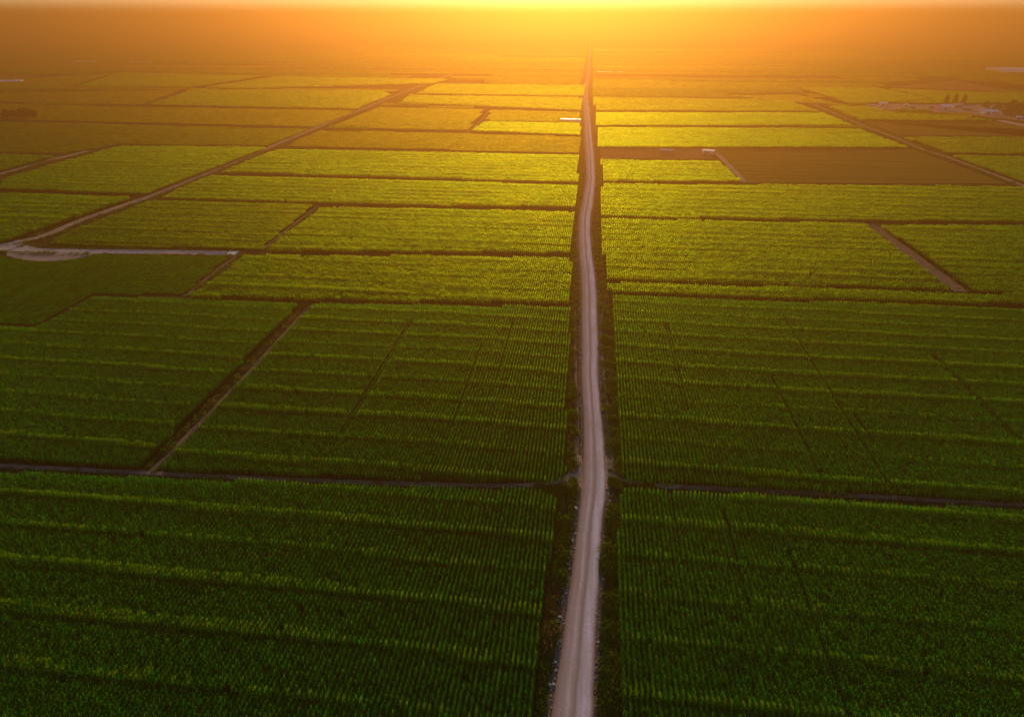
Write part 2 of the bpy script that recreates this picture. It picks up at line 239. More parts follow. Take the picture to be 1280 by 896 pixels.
M['bark'] = plain('bark', (.07, .05, .035), .9)
M['earth'] = ground_material('earth', (.022, .030, .010), (.036, .033, .014), .05, 1.5)
M['soil'] = ground_material('field_soil', (.008, .018, .006), (.014, .025, .008), .3, 3)
M['plough'] = ground_material('ploughed_soil', (.090, .080, .013), (.150, .124, .022), .30, .9, stretch=(.03, 1, 1), bdist=.3)
M['plough2'] = ground_material('bare_yard', (.15, .085, .035), (.20, .115, .045), .05, 1.0)
M['ochre'] = ground_material('stubble', (.13, .095, .014), (.17, .105, .016), .03, .8, stretch=(.15, 1, 1), bdist=.3)
M['olive'] = ground_material('meadow_olive', (.085, .090, .012), (.11, .095, .014), .02, .8, stretch=(.2, 1, 1), bdist=.3)
M['olive2'] = ground_material('meadow_ochre', (.11, .095, .013), (.14, .10, .018), .02, .8, stretch=(.2, 1, 1), bdist=.3)
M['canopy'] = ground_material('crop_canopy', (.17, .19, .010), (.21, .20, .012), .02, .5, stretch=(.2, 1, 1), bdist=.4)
M['dirt'] = ground_material('dirt_lane', (.12, .090, .062), (.19, .145, .105), .5, 5)
M['grassy'] = ground_material('grassy_track', (.12, .088, .064), (.19, .14, .105), .35, 4)
M['track'] = ground_material('dirt_track', (.24, .175, .13), (.34, .26, .20), .15, 2)
M['gravel'] = ground_material('pale_gravel', (.33, .27, .24), (.42, .35, .32), .15, 2)
M['apron'] = ground_material('apron_gravel', (.22, .16, .13), (.36, .29, .26), .12, 1.5)
M['shoulder'] = ground_material('road_shoulder', (.085, .062, .042), (.17, .125, .095), .6, 6)
M['white'] = plain('white_sheet', (.80, .78, .74), .5)
M['film'] = plain('greenhouse_film', (.74, .72, .68), .35)
M['concrete'] = plain('pale_concrete', (.55, .52, .49), .8)
M['wood'] = plain('dark_timber', (.12, .075, .045), .8)
M['tin'] = plain('weathered_tin', (.42, .36, .32), .5)
M['blue_tin'] = plain('pale_blue_tin', (.50, .60, .62), .45)
M['wall'] = plain('plaster', (.55, .46, .40), .85)
M['brick'] = plain('brick', (.28, .16, .11), .85)
M['glass'] = plain('dark_glass', (.03, .035, .04), .15)
M['rubber'] = plain('tyre_rubber', (.03, .03, .03), .8)
M['stone'] = plain('pale_stone', (.36, .29, .24), .95)
M['stone2'] = plain('grey_stone', (.24, .18, .14), .95)

def film(name, c, t=.5):
    m, nt, out = new_mat(name)
    f = noise_fac(nt, 1.2, 3, .3, .7); cc = mix(nt, f, [x * .85 for x in c], c)
    d = nt.nodes.new('ShaderNodeBsdfDiffuse'); tr = nt.nodes.new('ShaderNodeBsdfTranslucent'); ms = nt.nodes.new('ShaderNodeMixShader'); ms.inputs[0].default_value = t
    nt.links.new(cc, d.inputs[0]); nt.links.new(cc, tr.inputs[0]); nt.links.new(d.outputs[0], ms.inputs[1]); nt.links.new(tr.outputs[0], ms.inputs[2])
    g = nt.nodes.new('ShaderNodeBsdfGlossy'); g.inputs['Roughness'].default_value = .30
    m2 = nt.nodes.new('ShaderNodeMixShader'); m2.inputs[0].default_value = .5; nt.links.new(ms.outputs[0], m2.inputs[1]); nt.links.new(g.outputs[0], m2.inputs[2])
    nt.links.new(m2.outputs[0], out.inputs[0]); return m
M['film'] = film('greenhouse_film', (.86, .85, .82), .55)
M['white'] = film('white_sheeting', (.85, .83, .80), .5)

# road: u runs across (0 left edge .. 1 right edge), v in metres along
def road_material():
    m, nt, out = new_mat('gravel_road')
    uv = nt.nodes.new('ShaderNodeUVMap'); uv.uv_map = 'across'
    sep = nt.nodes.new('ShaderNodeSeparateXYZ'); nt.links.new(uv.outputs[0], sep.inputs[0])
    wob = noise_fac(nt, .05, 2, .2, .8)
    w2 = nt.nodes.new('ShaderNodeMath'); w2.operation = 'MULTIPLY_ADD'; w2.inputs[1].default_value = .10; 
    nt.links.new(wob, w2.inputs[0]); nt.links.new(sep.outputs[0], w2.inputs[2])
    ramp = nt.nodes.new('ShaderNodeValToRGB')
    sub = nt.nodes.new('ShaderNodeMath'); sub.operation = 'SUBTRACT'; sub.inputs[1].default_value = .05
    nt.links.new(w2.outputs[0], sub.inputs[0]); nt.links.new(sub.outputs[0], ramp.inputs[0])
    els = [(0, (.11,.078,.055)), (.07, (.20,.15,.115)), (.16, (.30,.23,.19)), (.26, (.31,.24,.20)), (.36, (.47,.39,.35)), (.45, (.33,.26,.22)), (.54, (.21,.155,.125)),
           (.62, (.44,.375,.35)), (.80, (.53,.46,.44)), (.90, (.44,.37,.34)), (.955, (.24,.18,.145)), (1, (.11,.08,.058))]
    r = ramp.color_ramp
    while len(r.elements) < len(els): r.elements.new(.5)
    for e, (p, c) in zip(r.elements, els): e.position = p; e.color = (min(.7, c[0] * 1.22), min(.7, c[1] * 1.22), min(.7, c[2] * 1.5), 1)
    st = noise_fac(nt, 1.0, 4, .3, .7, stretch=(1.6, .06, 1))
    fine = noise_fac(nt, 3.0, 5, .3, .7)
    patch = noise_fac(nt, .12, 3, .35, .7)
    c = mix(nt, st, ramp.outputs[0], mix(nt, .45, ramp.outputs[0], (.24, .175, .14)))
    c = mix(nt, patch, c, mix(nt, .35, c, (.30, .22, .17)))
    c = mix(nt, fine, mix(nt, .25, c, (.12, .09, .07)), c)
    p = nt.nodes.new('ShaderNodeBsdfPrincipled'); p.inputs['Roughness'].default_value = .95; p.inputs['Specular IOR Level'].default_value = 0
    nt.links.new(c, p.inputs['Base Color']); nt.links.new(bump(nt, fine, .2, .02), p.inputs['Normal'])
    nt.links.new(p.outputs[0], out.inputs[0])
    return m
M['road'] = road_material()

# ------------------------------------------------------------------ crop prototypes (unlinked collections, used by geometry nodes)
def leaf(V, Fc, MI, x, y, z, az, L, w, up, mi=0, quads=2):
    dx, dy = math.cos(az), math.sin(az); px, py = -dy, dx
    prof = ((0, 0, .55), (.5, up, 1.0), (1.0, up * .45, .12)) if quads == 2 else ((0, 0, .7), (1.0, up, .5))
    b = len(V)
    for r, h, ww in prof:
        for s in (-1, 1):
            V.append((x + dx * L * r + px * w * ww * s * .5, y + dy * L * r + py * w * ww * s * .5, z + h * L))
    for i in range(len(prof) - 1):
        Fc.append((b + 2*i, b + 2*i + 1, b + 2*i + 3, b + 2*i + 2)); MI.append(mi)

def make_segment(seed, length, rows, spacing, per_m, nleaf, L, w, h, tassel=.5, crest=False, quads=2):
    r = random.Random(seed); V = []; Fc = []; MI = []
    for k in range(rows):
        x0 = (k - (rows - 1) / 2) * spacing
        n = max(1, int(round(length * per_m)))
        for i in range(n):
            y = -length / 2 + (i + r.uniform(.2, .8)) * length / n; x = x0 + r.gauss(0, .04 if quads == 2 else .06)
            hh = h * r.uniform(.88, 1.08); a0 = r.uniform(0, 6.28)
            for q in range(nleaf):
                t = (q + .5) / nleaf
                z = hh * (.25 + .62 * t)
                az = a0 + q * math.pi + r.gauss(0, .5)
                leaf(V, Fc, MI, x, y, z, az, L * r.uniform(.75, 1.1) * (1 - .35 * abs(t - .4)), w * r.uniform(.8, 1.2), r.uniform(.25, .75) + .35 * t,
                     1 if (crest and t > .7 and r.random() < .45) else 0, quads)
            if r.random() < tassel:
                for q in range(2 if not crest else 4):
                    leaf(V, Fc, MI, x, y, hh * .92, r.uniform(0, 6.28), L * .42, w * .45, r.uniform(1.2, 2.6), 1, 1)
    return V, Fc, MI

def proto_collection(name, specs, mats):
    c = bpy.data.collections.new(name)
    for i, s in enumerate(specs):
        V, Fc, MI = s
        o = mesh_obj('%s_%02d' % (name, i), V, Fc, mats, link=False, mat_idx=MI)
        c.objects.link(o)
    return c

NV = 5   # ordinary variants; then 2 crest variants
CROP = ('leaf', 'leaf_dry')
def crop_set(name, mats=CROP, crest_t=1.0, base_t=.12, **kw):
    specs = [make_segment(100 + i, tassel=base_t, **kw) for i in range(NV)] + [make_segment(200 + i, tassel=crest_t, crest=True, **kw) for i in range(2)]
    return proto_collection(name, specs, [M[k] for k in mats])
P_A = crop_set('corn_row_near', length=1.0, rows=1, spacing=.75, per_m=7, nleaf=9, L=.47, w=.07, h=1.75)
P_B = crop_set('corn_row_mid', mats=('leaf_mid', 'leaf_dry'), length=2.0, rows=2, spacing=.75, per_m=3.5, nleaf=6, L=.58, w=.15, h=1.8)
P_C = crop_set('corn_row_far', mats=('leaf_far', 'leaf_dry'), length=3.0, rows=4, spacing=.75, per_m=1.6, nleaf=5, L=.85, w=.34, h=1.8, quads=2)
P_S = crop_set('young_row', mats=('leaf_low', 'leaf_low'), length=2.0, rows=4, spacing=.4, per_m=5, nleaf=4, L=.34, w=.09, h=.55, crest_t=.0, base_t=0)

P_O = crop_set('ochre_row', mats=('leaf_ochre', 'leaf_ochre'), length=4.0, rows=5, spacing=.8, per_m=1.4, nleaf=3, L=.6, w=.3, h=.55, crest_t=0, base_t=0)
P_V = crop_set('olive_row', mats=('leaf_olive', 'leaf_olive'), length=4.0, rows=5, spacing=.8, per_m=1.4, nleaf=3, L=.6, w=.3, h=.55, crest_t=0, base_t=0)

FAR_MATS = ('leaf_haze', 'leaf_olive', 'leaf_ochre')
def far_specs():
    out = []
    for t, (h, per, L, w) in enumerate(((1.8, .8, 1.5, .65), (.7, .8, 1.2, .6), (.5, .8, 1.2, .6))):
        for i in range(3):
            V, Fc, MI = make_segment(400 + 10 * t + i, tassel=0, length=6.0, rows=4, spacing=1.5, per_m=per, nleaf=5, L=L, w=w, h=h)
            out.append((V, Fc, [t] * len(MI)))
    return out
P_F = proto_collection('distant_row', far_specs(), [M[k] for k in FAR_MATS])

def tuft_spec(seed, n, h, spread, w, dry=.3):
    r = random.Random(seed); V = []; Fc = []; MI = []
    for i in range(n):
        a = r.uniform(0, 6.28); d = spread * math.sqrt(r.random())
        leaf(V, Fc, MI, d * math.cos(a), d * math.sin(a), 0, r.uniform(0, 6.28), h * r.uniform(.4, .8), w, r.uniform(.6, 2.0), 1 if r.random() < dry else 0, 2)
    return V, Fc, MI
P_G = proto_collection('grass_tuft', [tuft_spec(i, 26, .34, .45, .05, (.1, .25, .6, .9)[i % 4]) for i in range(8)], [M['grass'], M['grass_dry']])
def pebble_spec(seed):
    r = random.Random(seed); bm = bmesh.new(); bmesh.ops.create_icosphere(bm, subdivisions=1, radius=1)
    for v in bm.verts: v.co = Vector((v.co.x * 1.2, v.co.y, v.co.z * .7)) * r.uniform(.75, 1.2)
    V = [tuple(v.co) for v in bm.verts]; Fc = [tuple(v.index for v in f.verts) for f in bm.faces]; bm.free()
    return V, Fc, [0] * len(Fc)
P_P = proto_collection('pebble', [pebble_spec(i) for i in range(4)], [M['stone2']])

def scatter_group(coll):
    g = bpy.data.node_groups.new('scatter_' + coll.name, 'GeometryNodeTree')
    g.interface.new_socket('Geometry', in_out='INPUT', socket_type='NodeSocketGeometry')
    g.interface.new_socket('Geometry', in_out='OUTPUT', socket_type='NodeSocketGeometry')
    gi = g.nodes.new('NodeGroupInput'); go = g.nodes.new('NodeGroupOutput')
    ci = g.nodes.new('GeometryNodeCollectionInfo'); ci.inputs['Collection'].default_value = coll
    ci.inputs['Separate Children'].default_value = True; ci.inputs['Reset Children'].default_value = True
    ip = g.nodes.new('GeometryNodeInstanceOnPoints'); ip.inputs['Pick Instance'].default_value = True
    def attr(n, t):
        a = g.nodes.new('GeometryNodeInputNamedAttribute'); a.data_type = t; a.inputs['Name'].default_value = n; return a.outputs['Attribute']
    g.links.new(gi.outputs[0], ip.inputs['Points'])
    g.links.new(attr('is_plant', 'BOOLEAN'), ip.inputs['Selection'])
    g.links.new(ci.outputs[0], ip.inputs['Instance'])
    g.links.new(attr('variant', 'INT'), ip.inputs['Instance Index'])
    e2r = g.nodes.new('FunctionNodeEulerToRotation'); g.links.new(attr('turn', 'FLOAT_VECTOR'), e2r.inputs[0])
    g.links.new(e2r.outputs[0], ip.inputs['Rotation'])
    g.links.new(attr('size', 'FLOAT_VECTOR'), ip.inputs['Scale'])
    jn = g.nodes.new('GeometryNodeJoinGeometry')
    g.links.new(gi.outputs[0], jn.inputs[0]); g.links.new(ip.outputs[0], jn.inputs[0])
    g.links.new(jn.outputs[0], go.inputs[0])
    return g
GROUPS = {c.name: scatter_group(c) for c in (P_A, P_B, P_C, P_S, P_O, P_V, P_F, P_G, P_P)}

def scatter_object(name, poly, zbase, x, y, z, variant, turn, size, coll, soil):
    """one object: its soil (polygon, may be None) plus plants standing on it"""
    nb = len(poly) if poly else 0
    n = len(x)
    co = np.zeros((nb + n, 3), np.float32)
    if poly: co[:nb, :2] = poly; co[:nb, 2] = zbase
    co[nb:, 0] = x; co[nb:, 1] = y; co[nb:, 2] = z
    me = bpy.data.meshes.new(name)
    me.from_pydata([tuple(v) for v in co[:nb]], [], [tuple(range(nb))] if poly else [])
    me.vertices.add(n)
    me.vertices.foreach_set('co', co.ravel())
    a = me.attributes.new('is_plant', 'BOOLEAN', 'POINT'); a.data.foreach_set('value', np.r_[np.zeros(nb, bool), np.ones(n, bool)])
    a = me.attributes.new('variant', 'INT', 'POINT'); a.data.foreach_set('value', np.r_[np.zeros(nb, np.int32), np.asarray(variant, np.int32)])
    for nm, v in (('turn', turn), ('size', size)):
        a = me.attributes.new(nm, 'FLOAT_VECTOR', 'POINT')
        a.data.foreach_set('vector', np.r_[np.zeros((nb, 3), np.float32), np.asarray(v, np.float32)].ravel())
    me.materials.append(soil)
    o = bpy.data.objects.new(name, me); col.objects.link(o)
    md = o.modifiers.new('plants', 'NODES'); md.node_group = GROUPS[coll.name]
    return o

def ccw(poly):
    a = sum(poly[i][0] * poly[(i+1) % len(poly)][1] - poly[(i+1) % len(poly)][0] * poly[i][1] for i in range(len(poly)))
    return poly if a > 0 else poly[::-1]

N_INST = 0
def crop_field(f, seed):
    global N_INST
    poly = ccw([tuple(p) for p in f['poly']])
    lod = f['lod']
    coll, dx, dy = {'A': (P_A, .75, 1.0), 'B': (P_B, 1.5, 2.0), 'C': (P_C, 3.0, 3.0), 'S': (P_S, 1.6, 2.0), 'D': (P_V if f['mat'] == 'olive' else P_O, 4.0, 4.0)}[lod]
    xs = [p[0] for p in poly]; ys = [p[1] for p in poly]
    # keep only what the photograph (or a camera a few steps aside) can see
    x0, x1, y0, y1 = min(xs), max(xs), min(ys), max(ys)
    gx = np.arange(math.floor(x0 / dx) * dx + dx / 2, x1, dx); gy = np.arange(math.floor(y0 / dy) * dy + dy / 2, y1, dy)
    X, Y = np.meshgrid(gx, gy); X = X.ravel(); Y = Y.ravel()
    inside = in_poly(X, Y, poly)
    if lod in 'BCD':      # whole clump has to stand inside the field
        for sx in (-.5, .5):
            for sy in (-.5, .5): inside &= in_poly(X + .5 * sx * dx, Y + .5 * sy * dy, poly)
    keep = inside & (np.abs(X - (-.112) * Y) < .82 * Y + 45)
    X = X[keep]; Y = Y[keep]
    r = np.random.default_rng(seed)
    n = len(X)
    # cross ridges: a taller crest every few metres, a low furrow on its near side
    sp = f['ridge']
    if lod == 'C': sp = 12.0
    ph = (Y + .02 * X + 1.0 * wave_noise(X, 55, seed + 1) + .22 * wave_noise(X, 9, seed + 2)) / sp + .35 * wave_noise(Y, 31, seed + 3)
    fr = ph - np.floor(ph)
    idx = np.floor(ph).astype(int)
    amp = np.random.default_rng(seed + 5).uniform(.35, 1.0, 4000)[idx % 4000]
    ba = .22 if lod == 'A' else .16
    hs = 1 + ba * amp * np.exp(-((fr - .5) / .10) ** 2) - .30 * amp * np.exp(-((fr - .37) / .05) ** 2)
    crest = (np.abs(fr - .51) < .075) & (r.random(n) < amp * .9)
    # tramlines: thin gaps that run along some rows for part of the field
    row = np.round(X / dx).astype(int)
    tr = np.random.default_rng(seed + 9)
    gap = np.zeros(n, bool)
    if lod == 'A':
        for tx, ta, tb in TRAMS: gap |= (np.abs(X - tx) < .38) & (Y > ta) & (Y < tb)
    # large scale vigour
    vig = 1 + .07 * wave_noise(X + .6 * Y, 23, seed + 11) + .06 * wave_noise(Y - .4 * X, 14, seed + 12)
    hs = hs * vig * r.normal(1, .035, n)
    if lod in 'SD': hs = vig * r.normal(1, .06, n)
    if lod in 'SDC': crest[:] = False
    hs = np.where(gap, hs * .68, hs); crest &= ~gap
    drop = (r.random(n) < .004) & (lod not in 'SD')
    k = ~drop
    X, Y, hs, crest = X[k], Y[k], hs[k], crest[k]; n = len(X)
    if lod == 'A': X = X + .06 * wave_noise(Y, 7, seed + 21)
    var = np.where(crest, NV + r.integers(0, 2, n), r.integers(0, NV, n))
    turn = np.zeros((n, 3)); turn[:, 2] = np.where(r.random(n) < .5, 0, math.pi) + r.normal(0, .02, n)
    base = f['h'] / (.55 if lod in 'SD' else 1.8)
    size = np.ones((n, 3)); size[:, 2] = hs * base
    w = r.normal(1, .08, n); size[:, 0] = w if lod == 'A' else 1
    N_INST += n
    o = scatter_object(f['name'], poly, .012, X, Y, np.full(n, .012), var, turn, size, coll, M['olive'] if lod == 'D' else M['soil'])
    return o

def slab_field(f, seed):
    """low stubble, meadow or distant crop: a slab with uneven top and sloping rim"""
    poly = ccw([tuple(p) for p in f['poly']]); h = max(.03, f['h']); m = M[f['mat']]
    bm = bmesh.new()
    lo = [bm.verts.new((x, y, .006)) for x, y in poly]
    cx = sum(p[0] for p in poly) / len(poly); cy = sum(p[1] for p in poly) / len(poly)
    up = []
    for x, y in poly:
        d = Vector((cx - x, cy - y)); d.normalize(); up.append(bm.verts.new((x + d.x * h, y + d.y * h, h)))
    n = len(poly)
    for i in range(n): bm.faces.new((lo[i], lo[(i+1) % n], up[(i+1) % n], up[i]))
    bm.faces.new(up)
    return bm_obj(f['name'], bm, m)

# ------------------------------------------------------------------ the setting
G = 40000
g = mesh_obj('ground', [(-G,-G,0),(G,-G,0),(G,G,0),(-G,G,0)], [(0,1,2,3)], M['earth']); tag(g, kind='structure')

cats = {'corn_field': 'corn field', 'young_crop_field': 'crop field', 'stubble_field': 'stubble field', 'meadow_field': 'meadow', 'ploughed_field': 'ploughed field', 'fallow_plot': 'fallow plot'}
for i, f in enumerate(FIELDS):
    o = slab_field(f, i) if f['lod'] == 'T' else crop_field(f, 1000 + 37 * i)
    tag(o, f['label'], cats[f['name']], 'fields of the plain', 'stuff')
print('crop instances', N_INST)

def catmull(pts, step):
    P = [Vector((*p, 0)) for p in pts]; P = [2*P[0]-P[1]] + P + [2*P[-1]-P[-2]]; out = []
    for i in range(1, len(P) - 2):
        L = (P[i+1] - P[i]).length; n = max(1, int(L / step))
        t_ = lambda a, b: max(1e-4, (b - a).length ** .5)
        t0 = 0; t1 = t0 + t_(P[i-1], P[i]); t2 = t1 + t_(P[i], P[i+1]); t3 = t2 + t_(P[i+1], P[i+2])
        for k in range(n):
            t = t1 + (t2 - t1) * k / n
            A1 = P[i-1]*((t1-t)/(t1-t0)) + P[i]*((t-t0)/(t1-t0)); A2 = P[i]*((t2-t)/(t2-t1)) + P[i+1]*((t-t1)/(t2-t1)); A3 = P[i+1]*((t3-t)/(t3-t2)) + P[i+2]*((t-t2)/(t3-t2))
            B1 = A1*((t2-t)/(t2-t0)) + A2*((t-t0)/(t2-t0)); B2 = A2*((t3-t)/(t3-t1)) + A3*((t-t1)/(t3-t1))
            out.append(B1*((t2-t)/(t2-t1)) + B2*((t-t1)/(t2-t1)))
    out.append(P[-2]); return out

def ribbon(name, left, right, ncol, mat, z0, crown, jitter=0.0, kind='structure'):
    V = []; Fc = []; U = []; d = 0
    for i, (a, b) in enumerate(zip(left, right)):
        if i: d += ((a + b) / 2 - (left[i-1] + right[i-1]) / 2).length
        ja = jitter * mn.noise(Vector((d * .6, 3.1, 0))) ; jb = jitter * mn.noise(Vector((d * .6, 9.7, 0)))
        dv = (b - a).normalized()
        a2 = a - dv * ja; b2 = b + dv * jb
        for c in range(ncol + 1):
            u = c / ncol; p = a2.lerp(b2, u)
            V.append((p.x, p.y, z0 + crown * (1 - (2*u - 1) ** 2) + (-.035 if c in (0, ncol) else 0) + .006 * mn.noise(Vector((p.x * .8, p.y * .3, 0))))); U.append((u, d))
    for i in range(len(left) - 1):
        for c in range(ncol):
            q = i * (ncol + 1) + c; Fc.append((q, q + 1, q + ncol + 2, q + ncol + 1))
    o = mesh_obj(name, V, Fc, mat, smooth=True)
    uv = o.data.uv_layers.new(name='across')
    li = np.zeros(len(o.data.loops), np.int32); o.data.loops.foreach_get('vertex_index', li)
    uv.data.foreach_set('uv', np.asarray(U, np.float32)[li].ravel())
    tag(o, kind=kind)
    return o

# main road and its stony shoulders (far end continues straight to the horizon)
rl = catmull([p for p, q in ROAD], 2.0); rr = catmull([q for p, q in ROAD], 2.0)
n = min(len(rl), len(rr))
def resample(pts, ys):
    out = []; j = 0
    for y in ys:
        while j < len(pts) - 2 and pts[j+1].y < y: j += 1
        a, b = pts[j], pts[j+1]; t = (y - a.y) / (b.y - a.y); out.append(a.lerp(b, t))
    return out
ys = []; y = max(rl[0].y, rr[0].y)
while y < 3400: ys.append(y); y += 1.0 if y < 250 else (4 if y < 900 else 20)
rl = resample(rl, ys); rr = resample(rr, ys)
sh = Vector((1.0, 0, 0))
rs = lambda pts, d: [p + Vector((d, 0, 0)) for p in pts]
ribbon('road_shoulder', rs(rl, -.8), rs(rr, .8), 6, M['shoulder'], .035, .02, .9)
ribbon('road', rl, rr, 14, M['road'], .11, .09, .13)

def ribbon_path(p, z):
    pts = [tuple(q) for q in p['pts']]
    c = catmull(pts, 2.5); left = []; right = []
    for i, v in enumerate(c):
        t = (c[min(i+1, len(c)-1)] - c[max(i-1, 0)]).normalized(); nrm = Vector((-t.y, t.x, 0))
        w = p['w'] * .5
        left.append(v + nrm * w); right.append(v - nrm * w)
    return ribbon(p['name'], left, right, 6, M[p['mat']], z, .01, min(.5, p['w'] * .22))
for i, p in enumerate(PATHS): ribbon_path(p, .075 + .004 * i)

def flat_patch(name, poly, mat, z):
    poly = ccw([tuple(p) for p in poly]); c = catmull(poly + [poly[0]], 1.5)[:-1]
    V = [(v.x + .5 * mn.noise(Vector((v.x * .3, v.y * .3, 1))), v.y + .5 * mn.noise(Vector((v.x * .3, v.y * .3, 5))), z) for v in c]
    return tag(mesh_obj(name, V, [tuple(range(len(V)))], mat), kind='structure')
flat_patch('gravel_apron', APRON, M['apron'], .062)
flat_patch('track_junction', FLARE_A, M['track'], .125)
flat_patch('track_junction', FLARE_B, M['track'], .125)
flat_patch('gravel_junction', JUNCTION, M['gravel'], .17)

# distant patchwork of fields that fades into the haze (nobody could count it)
def far_farmland():
    V = []; Fc = []; MI = []; px_ = []; py_ = []; pv_ = []; ps_ = []
    polys = [f['poly'] for f in FIELDS]
    bb = [(min(p[0] for p in q), max(p[0] for p in q), min(p[1] for p in q), max(p[1] for p in q)) for q in polys]
    roads = [(Vector((*a, 0)), Vector((*b, 0)), p['w'] / 2 + 3) for p in PATHS for a, b in zip(p['pts'], p['pts'][1:])]
    r = random.Random(5)
    rdx = lambda y: np.interp(y, [p.y for p in rl], [(a.x + b.x) / 2 for a, b in zip(rl, rr)])
    y = 62.0
    while y < 7000:
        dep = r.uniform(24, 48) * (1 if y < 900 else min(4, y / 900))
        for side in (-1, 1):
            x = 9.0
            while x < 1.1 * y + 500:
                wd = r.uniform(90, 420) * (1 if y < 1200 else 1.8)
                kind = r.choices(range(5), (5, 2, 2, 1.2, 2))[0]
                gapx = r.choice((2, 3, 6))
                a, b = x, x + wd - gapx
                h = (1.6, .4, .25, .05, 1.2)[kind]
                step = 60 if y > 900 else 15
                nx = max(1, int((b - a) / step)); ny = max(1, int(dep / 12)) if y < 1000 else 1
                for ix in range(nx):
                    for iy in range(ny):
                        q = [(a + (b-a) * ix / nx, y + (dep - 3) * iy / ny), (a + (b-a) * (ix+1) / nx, y + (dep - 3) * iy / ny), (a + (b-a) * (ix+1) / nx, y + (dep - 3) * (iy+1) / ny), (a + (b-a) * ix / nx, y + (dep - 3) * (iy+1) / ny)]
                        mid = rdx(q[0][1]) if y < 3400 else rdx(3399)
                        q = [(mid + side * u, v) for u, v in q]
                        if side < 0: q = q[::-1]
                        cx = sum(u for u, v in q) / 4; cy = sum(v for u, v in q) / 4
                        if y < 1150:
                            sx = [u for u, v in q] + [cx]; sy = [v for u, v in q] + [cy]
                            hit = False
                            for pl, (bx0, bx1, by0, by1) in zip(polys, bb):
                                if max(sx) < bx0 - 3 or min(sx) > bx1 + 3 or max(sy) < by0 - 3 or min(sy) > by1 + 3: continue
                                if in_poly(sx, sy, pl).any() or in_poly([p[0] for p in pl], [p[1] for p in pl], q).any(): hit = True; break
                            if hit: continue
                            pc = Vector((cx, cy, 0)); rad = max(abs(q[0][0] - cx), abs(q[0][1] - cy))
                            for A, B, w in roads:
                                t = max(0, min(1, (pc - A).dot(B - A) / max(1e-6, (B - A).length_squared)))
                                dd = pc - (A + (B - A) * t)
                                if abs(dd.x) < abs(q[0][0] - cx) + w and abs(dd.y) < abs(q[0][1] - cy) + w: hit = True; break
                            if hit: continue
                            if in_poly([cx], [cy], YARD).any(): continue
                        kt = (0, 1, 2, None, 1)[kind]
                        if kt is not None and y < 2300 and (abs(cx + .112 * cy) < .82 * cy + 45):
                            st = 6.0 if y < 1300 else 9.0
                            qx0, qx1 = min(u for u, v in q), max(u for u, v in q); qy0, qy1 = min(v for u, v in q), max(v for u, v in q)
                            mx = max(1, round((qx1 - qx0) / st)); my = max(1, round((qy1 - qy0) / st))
                            for ux in range(mx):
                                for uy in range(my):
                                    px_.append(qx0 + (qx1 - qx0) * (ux + .5) / mx); py_.append(qy0 + (qy1 - qy0) * (uy + .5) / my)
                                    pv_.append(kt * 3 + r.randrange(3)); ps_.append(st / 6.0)
                        h_ = .03 if y < 2300 and kt is not None else h
                        bi = len(V)
                        for u, v in q: V.append((u, v, .0))
                        for u, v in q: V.append((u, v, h_))
                        for fc in ((4,5,6,7),(0,1,5,4),(1,2,6,5),(2,3,7,6),(3,0,4,7)):
                            Fc.append(tuple(bi + k for k in fc)); MI.append(kind)
                x += wd
        y += dep
    n = len(px_); print('distant instances', n)
    o = mesh_obj('distant_farmland', V, Fc, [M['canopy'], M['olive'], M['ochre'], M['plough2'], M['olive2']], mat_idx=MI)
    me = o.data; nb = len(V); me.vertices.add(n)
    co = np.zeros((nb + n, 3), np.float32); co[:nb] = V; co[nb:, 0] = px_; co[nb:, 1] = py_; co[nb:, 2] = .03
    me.vertices.foreach_set('co', co.ravel())
    a = me.attributes.new('is_plant', 'BOOLEAN', 'POINT'); a.data.foreach_set('value', np.r_[np.zeros(nb, bool), np.ones(n, bool)])
    a = me.attributes.new('variant', 'INT', 'POINT'); a.data.foreach_set('value', np.r_[np.zeros(nb, np.int32), np.asarray(pv_, np.int32)])
    rr_ = np.random.default_rng(8); sz = np.stack([ps_, ps_, rr_.normal(1, .08, n)], 1)
    tn = np.zeros((n, 3)); tn[:, 2] = rr_.integers(0, 2, n) * math.pi
    for nm, v in (('turn', tn), ('size', sz)):
        a = me.attributes.new(nm, 'FLOAT_VECTOR', 'POINT'); a.data.foreach_set('vector', np.r_[np.zeros((nb, 3), np.float32), v.astype(np.float32)].ravel())
    o.modifiers.new('plants', 'NODES').node_group = GROUPS[P_F.name]
    tag(o, 'hazy patchwork of strip fields fading out below the glowing horizon', 'farmland', kind='stuff')
far_farmland()

